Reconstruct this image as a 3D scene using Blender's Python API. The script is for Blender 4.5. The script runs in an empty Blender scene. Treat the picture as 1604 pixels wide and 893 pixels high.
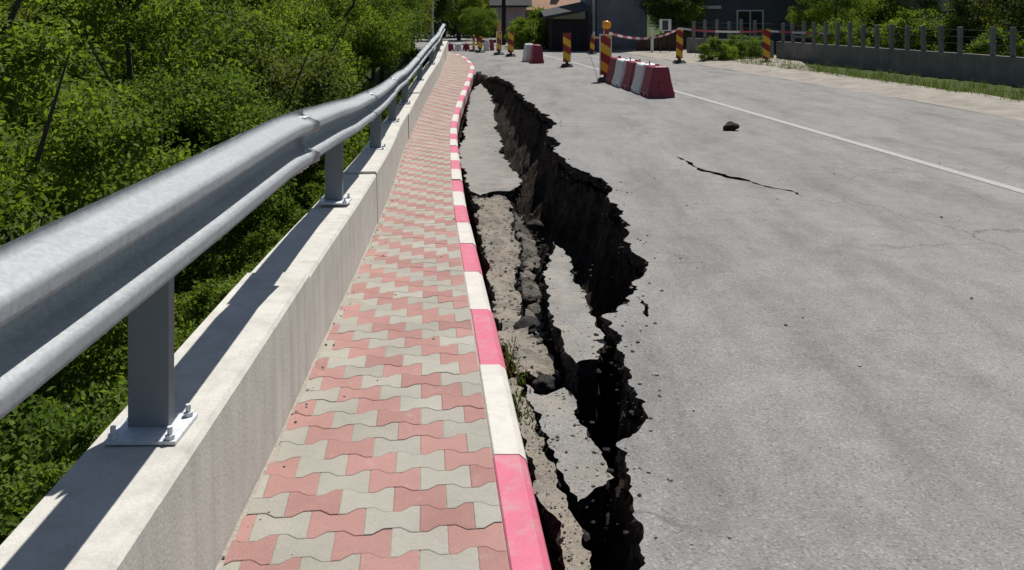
import bpy, bmesh, math, random
import numpy as np
from mathutils import Vector, Matrix, noise
from mathutils.geometry import delaunay_2d_cdt
random.seed(7); rng = np.random.default_rng(11)
R = math.radians
S = bpy.context.scene
COL = S.collection

# ------------------------------------------------------------------ camera, sky, sun, exposure
FPX, CX, HY, CAMH = 1400.0, 802.0, 22.0, 1.70      # focal length and horizon in photo pixels, eye height in metres
cd = bpy.data.cameras.new('camera'); cam = bpy.data.objects.new('camera', cd); COL.objects.link(cam)
cam.location = (0, 0, CAMH); cam.rotation_euler = (R(90), 0, 0)
cd.sensor_fit = 'HORIZONTAL'; cd.sensor_width = 36; cd.lens = 36 * FPX / 1604
cd.shift_y = -(446.5 - HY) / 1604; cd.clip_start = 0.05; cd.clip_end = 3000
S.camera = cam
SUN = Vector((0.24, 0.50, 1.0)).normalized()        # direction towards the sun: ahead, a little to the right, high
W = bpy.data.worlds.new('World'); S.world = W; W.use_nodes = True
wn = W.node_tree.nodes; bg = wn['Background']
sky = wn.new('ShaderNodeTexSky'); sky.sky_type = 'NISHITA'; sky.sun_disc = False
sky.sun_elevation = math.asin(SUN.z); sky.sun_rotation = math.atan2(SUN.x, SUN.y)
W.node_tree.links.new(sky.outputs[0], bg.inputs[0]); bg.inputs[1].default_value = 0.05
ld = bpy.data.lights.new('sun', 'SUN'); ld.energy = 4.8; ld.angle = R(0.53); ld.color = (1, 0.95, 0.88)
lo = bpy.data.objects.new('sun', ld); COL.objects.link(lo)
lo.rotation_euler = SUN.to_track_quat('Z', 'Y').to_euler()
S.view_settings.view_transform = 'Standard'; S.view_settings.look = 'None'
S.view_settings.exposure = 0.33; S.view_settings.gamma = 1
S.render.engine = 'CYCLES'

# ------------------------------------------------------------------ helpers
def tag(o, label=None, cat=None, group=None, kind=None):
    if label: o['label'] = label
    if cat: o['category'] = cat
    if group: o['group'] = group
    if kind: o['kind'] = kind
    return o
def link(name, me, mat=None, parent=None):
    o = bpy.data.objects.new(name, me); COL.objects.link(o)
    if parent: o.parent = parent
    if mat:
        for m in (mat if isinstance(mat, (list, tuple)) else [mat]): me.materials.append(m)
    return o
def obj(name, bm, mat=None, parent=None, smooth=False):
    me = bpy.data.meshes.new(name); bm.normal_update(); bm.to_mesh(me); bm.free()
    if smooth: me.shade_smooth()
    return link(name, me, mat, parent)
def pyd(name, v, f, mat=None, parent=None, smooth=False):
    me = bpy.data.meshes.new(name); me.from_pydata(v, [], f); me.update()
    if smooth: me.shade_smooth()
    return link(name, me, mat, parent)
def empty(name, loc=(0, 0, 0), rz=0, parent=None):
    o = bpy.data.objects.new(name, None); COL.objects.link(o); o.location = loc; o.rotation_euler = (0, 0, rz)
    o.empty_display_size = .1
    if parent: o.parent = parent
    return o
def copy_tree(o, parent=None):
    c = o.copy(); COL.objects.link(c); c.parent = parent
    for ch in list(o.children): copy_tree(ch, c)
    return c
def box(bm, x0, x1, y0, y1, z0, z1, bev=0, mi=0):
    vs = [bm.verts.new(p) for p in ((x0,y0,z0),(x1,y0,z0),(x1,y1,z0),(x0,y1,z0),(x0,y0,z1),(x1,y0,z1),(x1,y1,z1),(x0,y1,z1))]
    fs = [bm.faces.new([vs[i] for i in q]) for q in ((3,2,1,0),(4,5,6,7),(0,1,5,4),(1,2,6,5),(2,3,7,6),(3,0,4,7))]
    for f in fs: f.material_index = mi
    if bev:
        es = set(e for f in fs for e in f.edges)
        bmesh.ops.bevel(bm, geom=list(es), offset=bev, segments=2, affect='EDGES', profile=.6)
    return vs
def tube(bm, a, b, r0, r1=None, n=10, cap=True):
    a, b = Vector(a), Vector(b); r1 = r0 if r1 is None else r1
    d = (b - a).normalized(); u = d.orthogonal().normalized(); w = d.cross(u)
    A = [bm.verts.new(a + (u*math.cos(t) + w*math.sin(t))*r0) for t in [2*math.pi*i/n for i in range(n)]]
    B = [bm.verts.new(b + (u*math.cos(t) + w*math.sin(t))*r1) for t in [2*math.pi*i/n for i in range(n)]]
    for i in range(n): bm.faces.new((A[i], A[(i+1) % n], B[(i+1) % n], B[i]))
    if cap: bm.faces.new(A[::-1]); bm.faces.new(B)
def bxo(name, dims, mat, parent, bev=0):
    bm = bmesh.new(); box(bm, *dims, bev=bev); return obj(name, bm, mat, parent)

# ------------------------------------------------------------------ materials
def mat(name, col=(.5,.5,.5), rough=.8, metal=0, spec=.3):
    m = bpy.data.materials.new(name); m.use_nodes = True
    p = m.node_tree.nodes['Principled BSDF']
    p.inputs['Base Color'].default_value = (*col, 1); p.inputs['Roughness'].default_value = rough
    p.inputs['Metallic'].default_value = metal; p.inputs['Specular IOR Level'].default_value = spec
    return m
class NB:
    def __init__(s, m): s.m = m; s.t = m.node_tree; s.p = s.t.nodes['Principled BSDF']
    def n(s, t, **k):
        x = s.t.nodes.new(t)
        for a, b in k.items(): setattr(x, a, b)
        return x
    def l(s, a, b): s.t.links.new(a, b)
    def coord(s, out='Object', scale=None, loc=None):
        c = s.n('ShaderNodeTexCoord').outputs[out]
        if scale is None and loc is None: return c
        mp = s.n('ShaderNodeMapping'); s.l(c, mp.inputs[0])
        if scale is not None: mp.inputs['Scale'].default_value = scale if hasattr(scale, '__len__') else (scale,)*3
        if loc is not None: mp.inputs['Location'].default_value = loc
        return mp.outputs[0]
    def world(s): return s.n('ShaderNodeNewGeometry').outputs['Position']
    def noise(s, vec, scale, detail=4, rough=.55):
        x = s.n('ShaderNodeTexNoise'); x.inputs['Scale'].default_value = scale
        x.inputs['Detail'].default_value = detail; x.inputs['Roughness'].default_value = rough; s.l(vec, x.inputs['Vector']); return x.outputs['Fac']
    def vor(s, vec, scale, feature='F1', out='Color'):
        x = s.n('ShaderNodeTexVoronoi', feature=feature); x.inputs['Scale'].default_value = scale; s.l(vec, x.inputs['Vector']); return x.outputs[out]
    def ramp(s, fac, stops):
        x = s.n('ShaderNodeValToRGB'); e = x.color_ramp.elements
        while len(e) < len(stops): e.new(.5)
        for i, (p, c) in enumerate(stops):
            e[i].position = p; e[i].color = (*c, 1) if hasattr(c, '__len__') else (c, c, c, 1)
        s.l(fac, x.inputs[0]); return x.outputs[0]
    def mix(s, fac, a, b, mode='MIX'):
        x = s.n('ShaderNodeMix', data_type='RGBA', blend_type=mode)
        for v, i in ((fac, x.inputs[0]), (a, x.inputs[6]), (b, x.inputs[7])):
            if hasattr(v, 'is_linked') or hasattr(v, 'links'): s.l(v, i)
            elif hasattr(v, '__len__'): i.default_value = (*v, 1)
            else: i.default_value = v
        return x.outputs[2]
    def math(s, op, a, b=None):
        x = s.n('ShaderNodeMath', operation=op)
        for v, i in ((a, x.inputs[0]), (b, x.inputs[1])):
            if v is None: continue
            if hasattr(v, 'links'): s.l(v, i)
            else: i.default_value = v
        return x.outputs[0]
    def col(s, c): s.l(c, s.p.inputs['Base Color'])
    def bump(s, h, strength=.4, dist=.01):
        b = s.n('ShaderNodeBump'); b.inputs['Strength'].default_value = strength; b.inputs['Distance'].default_value = dist
        s.l(h, b.inputs['Height']); s.l(b.outputs[0], s.p.inputs['Normal'])
    def objrand(s): return s.n('ShaderNodeObjectInfo').outputs['Random']

def asphalt(name, c0, c1, dust=(.30,.27,.23), dust_amt=.0, grain=1.0, cracks=False):
    m = mat(name, rough=.92, spec=.2); b = NB(m); w = b.world()
    big = b.noise(w, .55, 5, .6); mid = b.noise(w, 4.5, 5, .65); fine = b.noise(w, 90, 3, .7)
    c = b.ramp(big, [(.3, c0), (.7, c1)])
    mpp = b.n('ShaderNodeMapping'); b.l(w, mpp.inputs[0]); mpp.inputs['Scale'].default_value = (1.6, .35, 1)
    c = b.mix(.6, c, b.ramp(b.noise(mpp.outputs[0], 1.1, 6, .7), [(.34, (.60,.595,.59)), (.5, (.97,.965,.955)), (.68, (1.18,1.165,1.14))]), 'MULTIPLY')
    c = b.mix(.55, c, b.ramp(mid, [(.3, (.62,.62,.63)), (.72, (1.0,.99,.97))]), 'MULTIPLY')
    sp = b.vor(w, 115); spg = b.n('ShaderNodeRGBToBW'); b.l(sp, spg.inputs[0])
    c = b.mix(.5*grain, c, b.ramp(spg.outputs[0], [(.12, .42), (.3, .9), (.7, 1.0), (.92, 1.65)]), 'MULTIPLY')
    c = b.mix(.45, c, b.ramp(fine, [(.3, .7), (.7, 1.25)]), 'MULTIPLY')
    if dust_amt:
        d = b.ramp(b.noise(w, 3.1, 6, .68), [(.62-dust_amt*.3, 0), (.72, 1)])
        c = b.mix(b.math('MULTIPLY', d, .8), c, dust)
    if cracks:
        wp = b.n('ShaderNodeVectorMath', operation='ADD'); b.l(w, wp.inputs[0])
        nt = b.n('ShaderNodeTexNoise'); nt.inputs['Scale'].default_value = 2.2; nt.inputs['Detail'].default_value = 5; b.l(w, nt.inputs['Vector'])
        sc = b.n('ShaderNodeVectorMath', operation='SCALE'); b.l(nt.outputs['Color'], sc.inputs[0]); sc.inputs['Scale'].default_value = .55; b.l(sc.outputs[0], wp.inputs[1])
        ed = b.vor(wp.outputs[0], .55, 'DISTANCE_TO_EDGE', 'Distance')
        msk = b.math('MULTIPLY', b.ramp(ed, [(.003, 1), (.008, 0)]), b.ramp(b.noise(w, .45, 3), [(.5, 0), (.62, .6)]))
        c = b.mix(msk, c, (.07,.068,.066))
        st = b.ramp(b.noise(w, 1.7, 4, .6), [(.66, 0), (.74, .5)]); c = b.mix(st, c, (.15,.148,.145))
    b.col(c)
    h = b.math('ADD', b.math('MULTIPLY', b.vor(w, 115, out='Distance'), 1.0), b.math('MULTIPLY', fine, .6))
    b.bump(h, .45, .006)
    return m
M = {}
M['asphalt'] = asphalt('asphalt', (.208,.207,.206), (.250,.248,.246), cracks=True)
M['slab'] = asphalt('slab_asphalt', (.21,.206,.20), (.255,.25,.24), dust=(.27,.245,.21), dust_amt=.5)
M['slab_rough'] = asphalt('dusty_broken_asphalt', (.15,.14,.125), (.235,.22,.195), dust=(.265,.225,.175), dust_amt=.9)
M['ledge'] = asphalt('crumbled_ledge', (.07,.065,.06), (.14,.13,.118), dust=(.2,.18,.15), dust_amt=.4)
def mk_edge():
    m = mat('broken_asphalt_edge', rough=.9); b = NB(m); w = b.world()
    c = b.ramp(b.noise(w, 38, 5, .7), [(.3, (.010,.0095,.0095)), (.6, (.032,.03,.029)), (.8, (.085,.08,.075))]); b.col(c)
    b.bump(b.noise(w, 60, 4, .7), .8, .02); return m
M['edge'] = mk_edge()
def mk_soil():
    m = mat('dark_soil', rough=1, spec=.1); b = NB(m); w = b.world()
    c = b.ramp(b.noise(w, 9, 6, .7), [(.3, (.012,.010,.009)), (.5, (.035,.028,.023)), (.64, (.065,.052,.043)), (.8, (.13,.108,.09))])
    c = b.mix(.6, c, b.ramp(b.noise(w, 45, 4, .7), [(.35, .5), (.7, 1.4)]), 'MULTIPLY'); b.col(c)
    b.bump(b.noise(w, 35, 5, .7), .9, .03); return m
M['soil'] = mk_soil()
def mk_stone():
    m = mat('crushed_stone', rough=.95); b = NB(m); w = b.world()
    r = b.n('ShaderNodeAttribute', attribute_name='tint').outputs['Fac']
    c = b.ramp(r, [(0, (.07,.066,.06)), (.3, (.16,.15,.135)), (.7, (.25,.23,.20)), (1, (.36,.34,.31))])
    b.col(b.mix(.5, c, b.ramp(b.noise(w, 60, 4), [(.3, .6), (.7, 1.2)]), 'MULTIPLY')); return m
M['stone'] = mk_stone()
def mk_concrete(name, c0, c1, streak=True):
    m = mat(name, rough=.9, spec=.25); b = NB(m); w = b.world()
    c = b.ramp(b.noise(w, 2.2, 6, .65), [(.3, c0), (.7, c1)])
    if streak:
        mp = b.n('ShaderNodeMapping'); b.l(w, mp.inputs[0]); mp.inputs['Scale'].default_value = (7, 7, .45)
        st = b.noise(mp.outputs[0], 1.6, 5, .6)
        c = b.mix(.4, c, b.ramp(st, [(.32, (.62,.62,.60)), (.55, 1.0), (.75, 1.08)]), 'MULTIPLY')
    pit = b.vor(w, 55, out='Distance'); c = b.mix(.6, c, b.ramp(pit, [(.05, .55), (.16, 1)]), 'MULTIPLY')
    c = b.mix(.35, c, b.ramp(b.noise(w, 120, 2), [(.3, .75), (.7, 1.15)]), 'MULTIPLY'); b.col(c)
    b.bump(b.noise(w, 70, 4), .3, .006); return m
M['concrete'] = mk_concrete('parapet_concrete', (.44,.43,.395), (.56,.545,.50))
M['low_wall'] = mk_concrete('old_wall_concrete', (.14,.135,.13), (.22,.215,.20))
def mk_paver(name, c, spread):
    m = mat(name, rough=.9, spec=.2); b = NB(m); w = b.world(); r = b.objrand()
    at = b.n('ShaderNodeAttribute', attribute_name='tint').outputs['Fac']
    v = b.math('ADD', r, at)
    c1 = b.mix(.5, c, b.ramp(b.math('FRACT', v), [(0, tuple(1-spread*k for k in (1,1,1))), (1, (1+spread*.9, 1+spread, 1+spread))]), 'MULTIPLY')
    c1 = b.mix(.7, c1, b.ramp(b.noise(w, 130, 3, .7), [(.28, .8), (.7, 1.16)]), 'MULTIPLY')
    c1 = b.mix(.55, c1, b.ramp(b.noise(w, 3.2, 5, .6), [(.3, (.78,.77,.75)), (.7, (1.1,1.1,1.1))]), 'MULTIPLY')
    eff = b.ramp(b.noise(w, 9, 6, .7), [(.6, 0), (.78, .32)])
    c1 = b.mix(eff, c1, (.44,.41,.37)); b.col(c1)
    b.bump(b.noise(w, 220, 3), .35, .003); return m
M['paver_red'] = mk_paver('red_paver', (.315,.178,.162), .2)
M['paver_grey'] = mk_paver('grey_paver', (.30,.29,.255), .18)
def mk_sand():
    m = mat('joint_sand', rough=1); b = NB(m); w = b.world()
    b.col(b.ramp(b.noise(w, 40, 5, .7), [(.3, (.22,.20,.17)), (.7, (.36,.33,.285))])); b.bump(b.noise(w, 90, 3), .6, .008); return m
M['sand'] = mk_sand()
def mk_paint(name, c, chips=(.35,.33,.31), lim=(.655, .69)):
    m = mat(name, rough=.6, spec=.35); b = NB(m); w = b.world()
    c1 = b.mix(.6, c, b.ramp(b.noise(w, 5, 5, .6), [(.3, (.86,.86,.86)), (.7, (1.06,1.06,1.06))]), 'MULTIPLY')
    c1 = b.mix(.5, c1, b.ramp(b.noise(w, 140, 2), [(.3, .85), (.7, 1.1)]), 'MULTIPLY')
    chip = b.ramp(b.noise(w, 24, 6, .75), [(lim[0], 0), (lim[1], .8)])
    drt = b.ramp(b.noise(w, 11, 6, .7), [(.47, 0), (.72, .5)]); c1 = b.mix(drt, c1, (.33,.30,.27))
    b.col(b.mix(chip, c1, chips)); b.bump(b.noise(w, 60, 4), .25, .004); return m
M['kerb_white'] = mk_paint('white_kerb_paint', (.52,.505,.465))
M['kerb_pink'] = mk_paint('pink_kerb_paint', (.50,.115,.185))
M['line'] = mk_paint('road_line_paint', (.33,.33,.325), (.22,.22,.22), (.44, .54))
def mk_galv():
    m = mat('galvanised_steel', rough=.55, metal=.3, spec=.35); b = NB(m); w = b.world()
    c = b.ramp(b.noise(w, 1.2, 4, .6), [(.3, (.57,.60,.63)), (.7, (.63,.66,.69))]); sp = b.n('ShaderNodeRGBToBW'); b.l(b.vor(w, 90), sp.inputs[0])
    c = b.mix(.4, c, b.ramp(sp.outputs[0], [(.2, .8), (.8, 1.15)]), 'MULTIPLY')
    mp = b.n('ShaderNodeMapping'); b.l(w, mp.inputs[0]); mp.inputs['Scale'].default_value = (6, 6, .6)
    b.col(b.mix(.3, c, b.ramp(b.noise(mp.outputs[0], 5, 5, .7), [(.3, .7), (.55, 1.0)]), 'MULTIPLY')); return m
M['galv'] = mk_galv()
M['post_steel'] = mat('shade_toned_zinc_steel', (.20,.22,.235), .6, .2, .3)  # darker copy of the galvanised steel, shade on the posts put into its colour
def mk_leaf(name, c0, c1, trans=.35):
    m = mat(name, rough=.7, spec=.12); b = NB(m)
    a = b.n('ShaderNodeAttribute', attribute_name='tint').outputs['Fac']; r = b.objrand()
    c = b.ramp(a, [(0, c0), (1, c1)])
    c = b.mix(.5, c, b.ramp(r, [(0, (.75,.85,.8)), (1, (1.2,1.1,.9))]), 'MULTIPLY'); b.col(c)
    tr = b.n('ShaderNodeBsdfTranslucent'); b.l(b.mix(1, c, (1.25,1.25,.5), 'MULTIPLY'), tr.inputs[0])
    ms = b.n('ShaderNodeMixShader'); ms.inputs[0].default_value = trans
    b.l(b.p.outputs[0], ms.inputs[1]); b.l(tr.outputs[0], ms.inputs[2])
    b.l(ms.outputs[0], m.node_tree.nodes['Material Output'].inputs[0]); return m
M['leaf'] = mk_leaf('leaf', (.05,.09,.017), (.18,.255,.05), .5)
M['leaf_mid'] = mk_leaf('olive_leaf', (.05,.07,.02), (.17,.20,.06), .42)
M['leaf_light'] = mk_leaf('yellow_green_leaf', (.09,.14,.02), (.22,.29,.05), .45)
M['leaf_light2'] = mk_leaf('fresh_leaf', (.065,.11,.022), (.21,.29,.055), .5)
M['leaf_dark'] = mk_leaf('dark_leaf', (.028,.05,.014), (.075,.115,.03), .3)
M['grass'] = mk_leaf('grass_blade', (.05,.08,.02), (.15,.19,.06), .3)
def mk_bark():
    m = mat('bark', rough=.95); b = NB(m); w = b.coord('Object', (9, 9, 1.5))
    b.col(b.ramp(b.noise(w, 2, 5, .7), [(.3, (.035,.028,.02)), (.7, (.12,.10,.08))])); return m
M['bark'] = mk_bark()
def mk_ground():
    m = mat('grassy_earth', rough=1, spec=.1); b = NB(m); w = b.world()
    c = b.ramp(b.noise(w, .7, 6, .65), [(.35, (.035,.055,.016)), (.55, (.06,.085,.025)), (.72, (.11,.095,.06))])
    b.col(b.mix(.6, c, b.ramp(b.noise(w, 25, 4, .7), [(.3, .55), (.7, 1.3)]), 'MULTIPLY')); b.bump(b.noise(w, 20, 5), .7, .05); return m
M['ground'] = mk_ground()
def mk_forest():
    m = mat('far_forest', rough=1, spec=.05); b = NB(m); w = b.world()
    b.col(b.ramp(b.noise(w, .35, 7, .7), [(.35, (.025,.05,.03)), (.5, (.05,.09,.05)), (.68, (.085,.13,.07))])); b.bump(b.noise(w, .9, 6), 1, .8); return m
M['forest'] = mk_forest()
def mk_gravel():
    m = mat('verge_gravel', rough=1); b = NB(m); w = b.world()
    c = b.ramp(b.noise(w, 2, 6, .65), [(.3, (.17,.155,.13)), (.7, (.29,.27,.235))])
    b.col(b.mix(.7, c, b.ramp(b.vor(w, 60, out='Distance'), [(.05, .5), (.4, 1.2)]), 'MULTIPLY')); b.bump(b.vor(w, 60, out='Distance'), .6, .01); return m
M['gravel'] = mk_gravel()
def mk_plastic(name, c, dirt=.5):
    m = mat(name, rough=.5, spec=.4); b = NB(m); w = b.world()
    b.col(b.mix(b.math('MULTIPLY', b.ramp(b.noise(w, 7, 6, .7), [(.45, 0), (.75, 1)]), dirt), c, tuple(.5*x+.06 for x in c))); return m
M['bar_red'] = mk_plastic('red_plastic', (.21,.013,.036)); M['bar_white'] = mk_plastic('white_plastic', (.62,.63,.62))
M['rubber'] = mk_plastic('black_rubber', (.03,.03,.03))
M['yellow'] = mk_plastic('yellow_plate', (.66,.40,.02), .3); M['red_plate'] = mk_plastic('red_plate', (.25,.018,.014), .3)
M['white_metal'] = mk_plastic('white_frame', (.72,.72,.70), .3)
M['amber'] = mat('amber_lens', (.85,.36,.01), .2, 0, .5); M['dark_metal'] = mat('dark_metal', (.03,.03,.035), .5)
M['orange'] = mat('orange_plastic', (.75,.26,.06), .45)
def mk_wallpaint(name, c, stripes=0):
    m = mat(name, rough=.9, spec=.2); b = NB(m); w = b.world()
    k = b.mix(.6, c, b.ramp(b.noise(w, 1.3, 6, .65), [(.3, (.7,.7,.7)), (.7, (1.1,1.1,1.1))]), 'MULTIPLY')
    mp = b.n('ShaderNodeMapping'); b.l(w, mp.inputs[0]); mp.inputs['Scale'].default_value = (4, 4, .3)
    k = b.mix(.5, k, b.ramp(b.noise(mp.outputs[0], 2, 4), [(.3, .72), (.65, 1.05)]), 'MULTIPLY'); b.col(k); b.bump(b.noise(w, 30, 4), .3, .01); return m
M['grey_wall'] = mk_wallpaint('blue_grey_plaster', (.20,.21,.225)); M['pink_wall'] = mk_wallpaint('pink_grey_boards', (.46,.37,.37))
M['dark_wood'] = mk_wallpaint('dark_weathered_wood', (.035,.032,.034)); M['brown_wood'] = mk_wallpaint('brown_boards', (.055,.032,.028))
M['cream_wall'] = mk_wallpaint('cream_plaster', (.42,.37,.28)); M['dark_roof'] = mk_wallpaint('dark_roof_sheet', (.05,.05,.055))
M['tile'] = mk_wallpaint('pale_terracotta_tile', (.40,.25,.18)); M['blue_wall'] = mk_wallpaint('slate_blue_boards', (.075,.082,.098))
M['glass'] = mat('window_glass', (.02,.025,.03), .08, 0, .6); M['trim'] = mk_wallpaint('pale_trim', (.5,.5,.48))

# ------------------------------------------------------------------ measured shape of the pavement
def smooth_fn(ys, vs, sig=.7):
    t = np.arange(-3, 60, .1); v = np.interp(t, ys, vs)
    lo_s = (vs[1]-vs[0])/(ys[1]-ys[0]); v = np.where(t < ys[0], vs[0] + (t-ys[0])*lo_s, v)
    k = np.exp(-.5*(np.arange(-30, 31)*.1/sig)**2); k /= k.sum()
    vp = np.pad(v, 30, mode='reflect', reflect_type='odd'); v = np.convolve(vp, k, 'valid')
    return lambda y: np.interp(y, t, v)
KY = [3.75+i for i in range(26)] + [30.4, 31.7, 34, 37, 39]
KPX = [773,750,737,726.5,720,713.5,710,708,707.5,706.5,706,705,705,704.5,704.5,705,706.5,709.5,712.5,717,719,724,726,730,731,735,737,735,725,712,700]
KPY = [713,570,483,425,382,348.5,323,300.5,282,266,251.6,238.4,229,219,210,200.8,191,178.4,169,157.5,150.6,140.5,135,126,122.6,115]
KD = [(y-HY)*Y/FPX for y, Y in zip(KPY, KY)] + [1.80, 1.74, 1.66, 1.64, 1.64]
kx = smooth_fn(KY, [(x-CX)*Y/FPX for x, Y in zip(KPX, KY)])            # inner edge of the kerb
_kz = smooth_fn([2.0]+KY, [CAMH-KD[0]] + [CAMH-d for d in KD])
kz = lambda y: _kz(np.maximum(y, 2.6))                                  # top of the kerb
wx = smooth_fn([1, 3, 4.3, 6.87, 10.75, 14.6, 19.3, 24, 28.3, 33, 38], [-.93,-.99,-1.04,-1.18,-1.46,-1.79,-2.11,-2.2,-2.26,-2.45,-2.75])  # face of the parapet
KW = .145
def sstep(a, b, x):
    t = np.clip((x-a)/(b-a), 0, 1); return t*t*(3-2*t)
def road_z(X, Y):
    sag = np.minimum(0, kz(Y) - .10)
    d = X - (kx(Y) + KW)
    z = sag * (1 - sstep(0, .9, d)) * sstep(20.5, 22.5, Y)
    return z * (Y < 34) 
def ray(px, py, zf):
    Y = 10.0
    for _ in range(60):
        X = (px-CX)*Y/FPX; Yn = FPX*(CAMH - float(zf(X, Y)))/(py-HY); Y += .5*(Yn-Y)
    return ((px-CX)*Y/FPX, Y)
def at(px, py, Y): return Vector(((px-CX)*Y/FPX, Y, CAMH-(py-HY)*Y/FPX))

# ------------------------------------------------------------------ polygons of the broken road
def fractal(pts, step=.025, amp=.16, closed=False, seed=1, maxamp=.07):
    r = random.Random(seed); out = []
    def rec(a, b):
        d = math.hypot(b[0]-a[0], b[1]-a[1])
        if d < step*max(1, a[1]/5): out.append(a); return
        k = max(-maxamp, min(maxamp, r.gauss(0, amp)*d)); m = ((a[0]+b[0])/2 - (b[1]-a[1])/d*k, (a[1]+b[1])/2 + (b[0]-a[0])/d*k)
        rec(a, m); rec(m, b)
    n = len(pts)
    for i in range(n if closed else n-1): rec(pts[i], pts[(i+1) % n])
    if not closed: out.append(pts[-1])
    return out
lip_px = [(1001,893),(1004,862),(1009,832),(994,810),(990,776),(979,722),(965,698),(1004,670),(1014,650),(996,612),(986,582),(976,552),
          (967,547),(975,533),(968,520),(957,503),(942,496),(968,480),(988,462),(990,444),(1008,431),(1012,408),(988,382),(986,354),(977,330),(954,311),
          (960,296),(926,274),(897,262),(887,249),(869,238),(878,224),(858,207),(873,193),(842,171),(818,147),(799,129),(777,119),(742,117)]
lip = [ray(x, y, road_z) for x, y in lip_px]
lipf = fractal(lip, .025, .10, seed=5, maxamp=.04)
far_edge = [(float(kx(y)+KW+.006), float(y)) for y in np.arange(lip[-1][1]+.25, 37.6, .5)]
left_cap = [(-3.2, 38.3), (-5.2, 44), (-8.5, 58), (-13, 75)]
ROAD_R = [(-.5, 75), (3.2, 50), (5.2, 37), (6.3, 30), (7.9, 18), (8.9, 8), (9.4, 0), (9.6, -4)]
road_out = [(lip[0][0]+.02, -4.0), (lip[0][0]+.03, 1.6)] + lipf + far_edge + left_cap + ROAD_R
slit = lambda pts, s: fractal([ray(x, y, road_z) for x, y in pts], .04, .12, True, s, .02)
road_holes = [slit([(994,464),(1006,470),(1015,484),(1014,497),(1009,486),(1002,474)], 3),
              slit([(1060,245),(1085,257),(1098,264),(1118,269),(1139,275),(1170,281),(1205,292),(1240,298),(1262,309),(1239,300),(1204,294),(1169,283.5),(1139,279),(1116,272.5),(1096,267.5),(1082,258.5)], 4)]
def inside_dist(P, poly):
    A = np.array(poly); B = np.roll(A, -1, 0); n = len(P); d2 = np.full(n, 1e9); ins = np.zeros(n, bool)
    for (ax, ay), (bx, by) in zip(A, B):
        vx, vy = bx-ax, by-ay; L = vx*vx+vy*vy+1e-12
        t = np.clip(((P[:,0]-ax)*vx+(P[:,1]-ay)*vy)/L, 0, 1)
        d2 = np.minimum(d2, (P[:,0]-ax-t*vx)**2+(P[:,1]-ay-t*vy)**2)
        c = ((ay > P[:,1]) != (by > P[:,1]))
        if vy != 0: ins ^= c & (P[:,0] < vx*(P[:,1]-ay)/vy+ax)
    return np.where(ins, -np.sqrt(d2), np.sqrt(d2))
def poly_bm(outline, holes, grid):
    """constrained triangulation of the outline with its holes, grid points added inside"""
    co, ed = [], []
    for loop in [outline, *holes]:
        n0 = len(co); co += [Vector(p) for p in loop]; ed += [(n0+i, n0+(i+1) % len(loop)) for i in range(len(loop))]
    g = np.array(grid)
    if len(g):
        d = inside_dist(g, outline)
        ok = d < -.03
        for h in holes: ok &= inside_dist(g, h) > .03
        co += [Vector(p) for p in g[ok]]
    V, E, F, *_ = delaunay_2d_cdt(co, ed, [], 0, 1e-5)
    C = np.array([[sum(V[i].x for i in f)/3, sum(V[i].y for i in f)/3] for f in F])
    keep = inside_dist(C, outline) < 0
    for h in holes: keep &= inside_dist(C, h) > 0
    bm = bmesh.new(); vs = [bm.verts.new((v.x, v.y, 0)) for v in V]
    for f, k in zip(F, keep):
        if k: bm.faces.new([vs[i] for i in f])
    bmesh.ops.delete(bm, geom=[v for v in bm.verts if not v.link_faces], context='VERTS')
    return bm
def slab(name, outline, zf, thick, m_top, m_side, holes=(), cuts=.35, parent=None, xr=None, under=.03, seed=0):
    xs = [p[0] for p in outline]; ys = [p[1] for p in outline]; grid = []
    y = max(min(ys), 0)
    while y < min(max(ys), 34):
        st = cuts*max(1, y/9)
        grid += [(x+random.uniform(-.2, .2)*cuts, y+random.uniform(-.2, .2)*cuts) for x in np.arange(*(xr or (min(xs), max(xs))), st)]; y += st
    bm = poly_bm(outline, holes, grid)
    for f in bm.faces:
        f.normal_update()
        if f.normal.z < 0: f.normal_flip()
    for v in bm.verts: v.co.z = float(zf(v.co.x, v.co.y))
    be = [e for e in bm.edges if e.is_boundary]
    prev = {v: v for e in be for v in e.verts}
    ring = [(e, e.link_loops[0].vert, e.link_loops[0].link_loop_next.vert) for e in be]
    nrm = {}
    for e, a, b_ in ring:
        d = b_.co - a.co; n = Vector((d.y, -d.x, 0))
        for q in (a, b_): nrm[q] = nrm.get(q, Vector()) + n
    layers = 7
    for k in range(1, layers+1):
        new = {}
        for v in prev:
            base = v.co; n = nrm[v].normalized() if nrm[v].length > 1e-9 else Vector((1,0,0))
            q = base*7 + Vector((seed, 0, k*3.1)); j = noise.noise(q)*.03 + noise.noise(base*26+Vector((k*5.3,seed,0)))*.03 + noise.noise(base*70+Vector((k*9.1,seed,3)))*.016
            t = k/layers
            new[v] = bm.verts.new((base.x + n.x*(j - under*t), base.y + n.y*(j - under*t), base.z - thick*t*(1+.35*noise.noise(base*3+Vector((seed,k,0))))))
        for e, a, b_ in ring:
            f = bm.faces.new((prev[b_], prev[a], new[a], new[b_])); f.material_index = 1
        for v in list(new): prev[v] = new[v]
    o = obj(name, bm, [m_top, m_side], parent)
    return o
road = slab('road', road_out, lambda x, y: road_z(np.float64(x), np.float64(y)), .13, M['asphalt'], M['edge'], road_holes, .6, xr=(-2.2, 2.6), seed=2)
tag(road, kind='structure')

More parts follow.
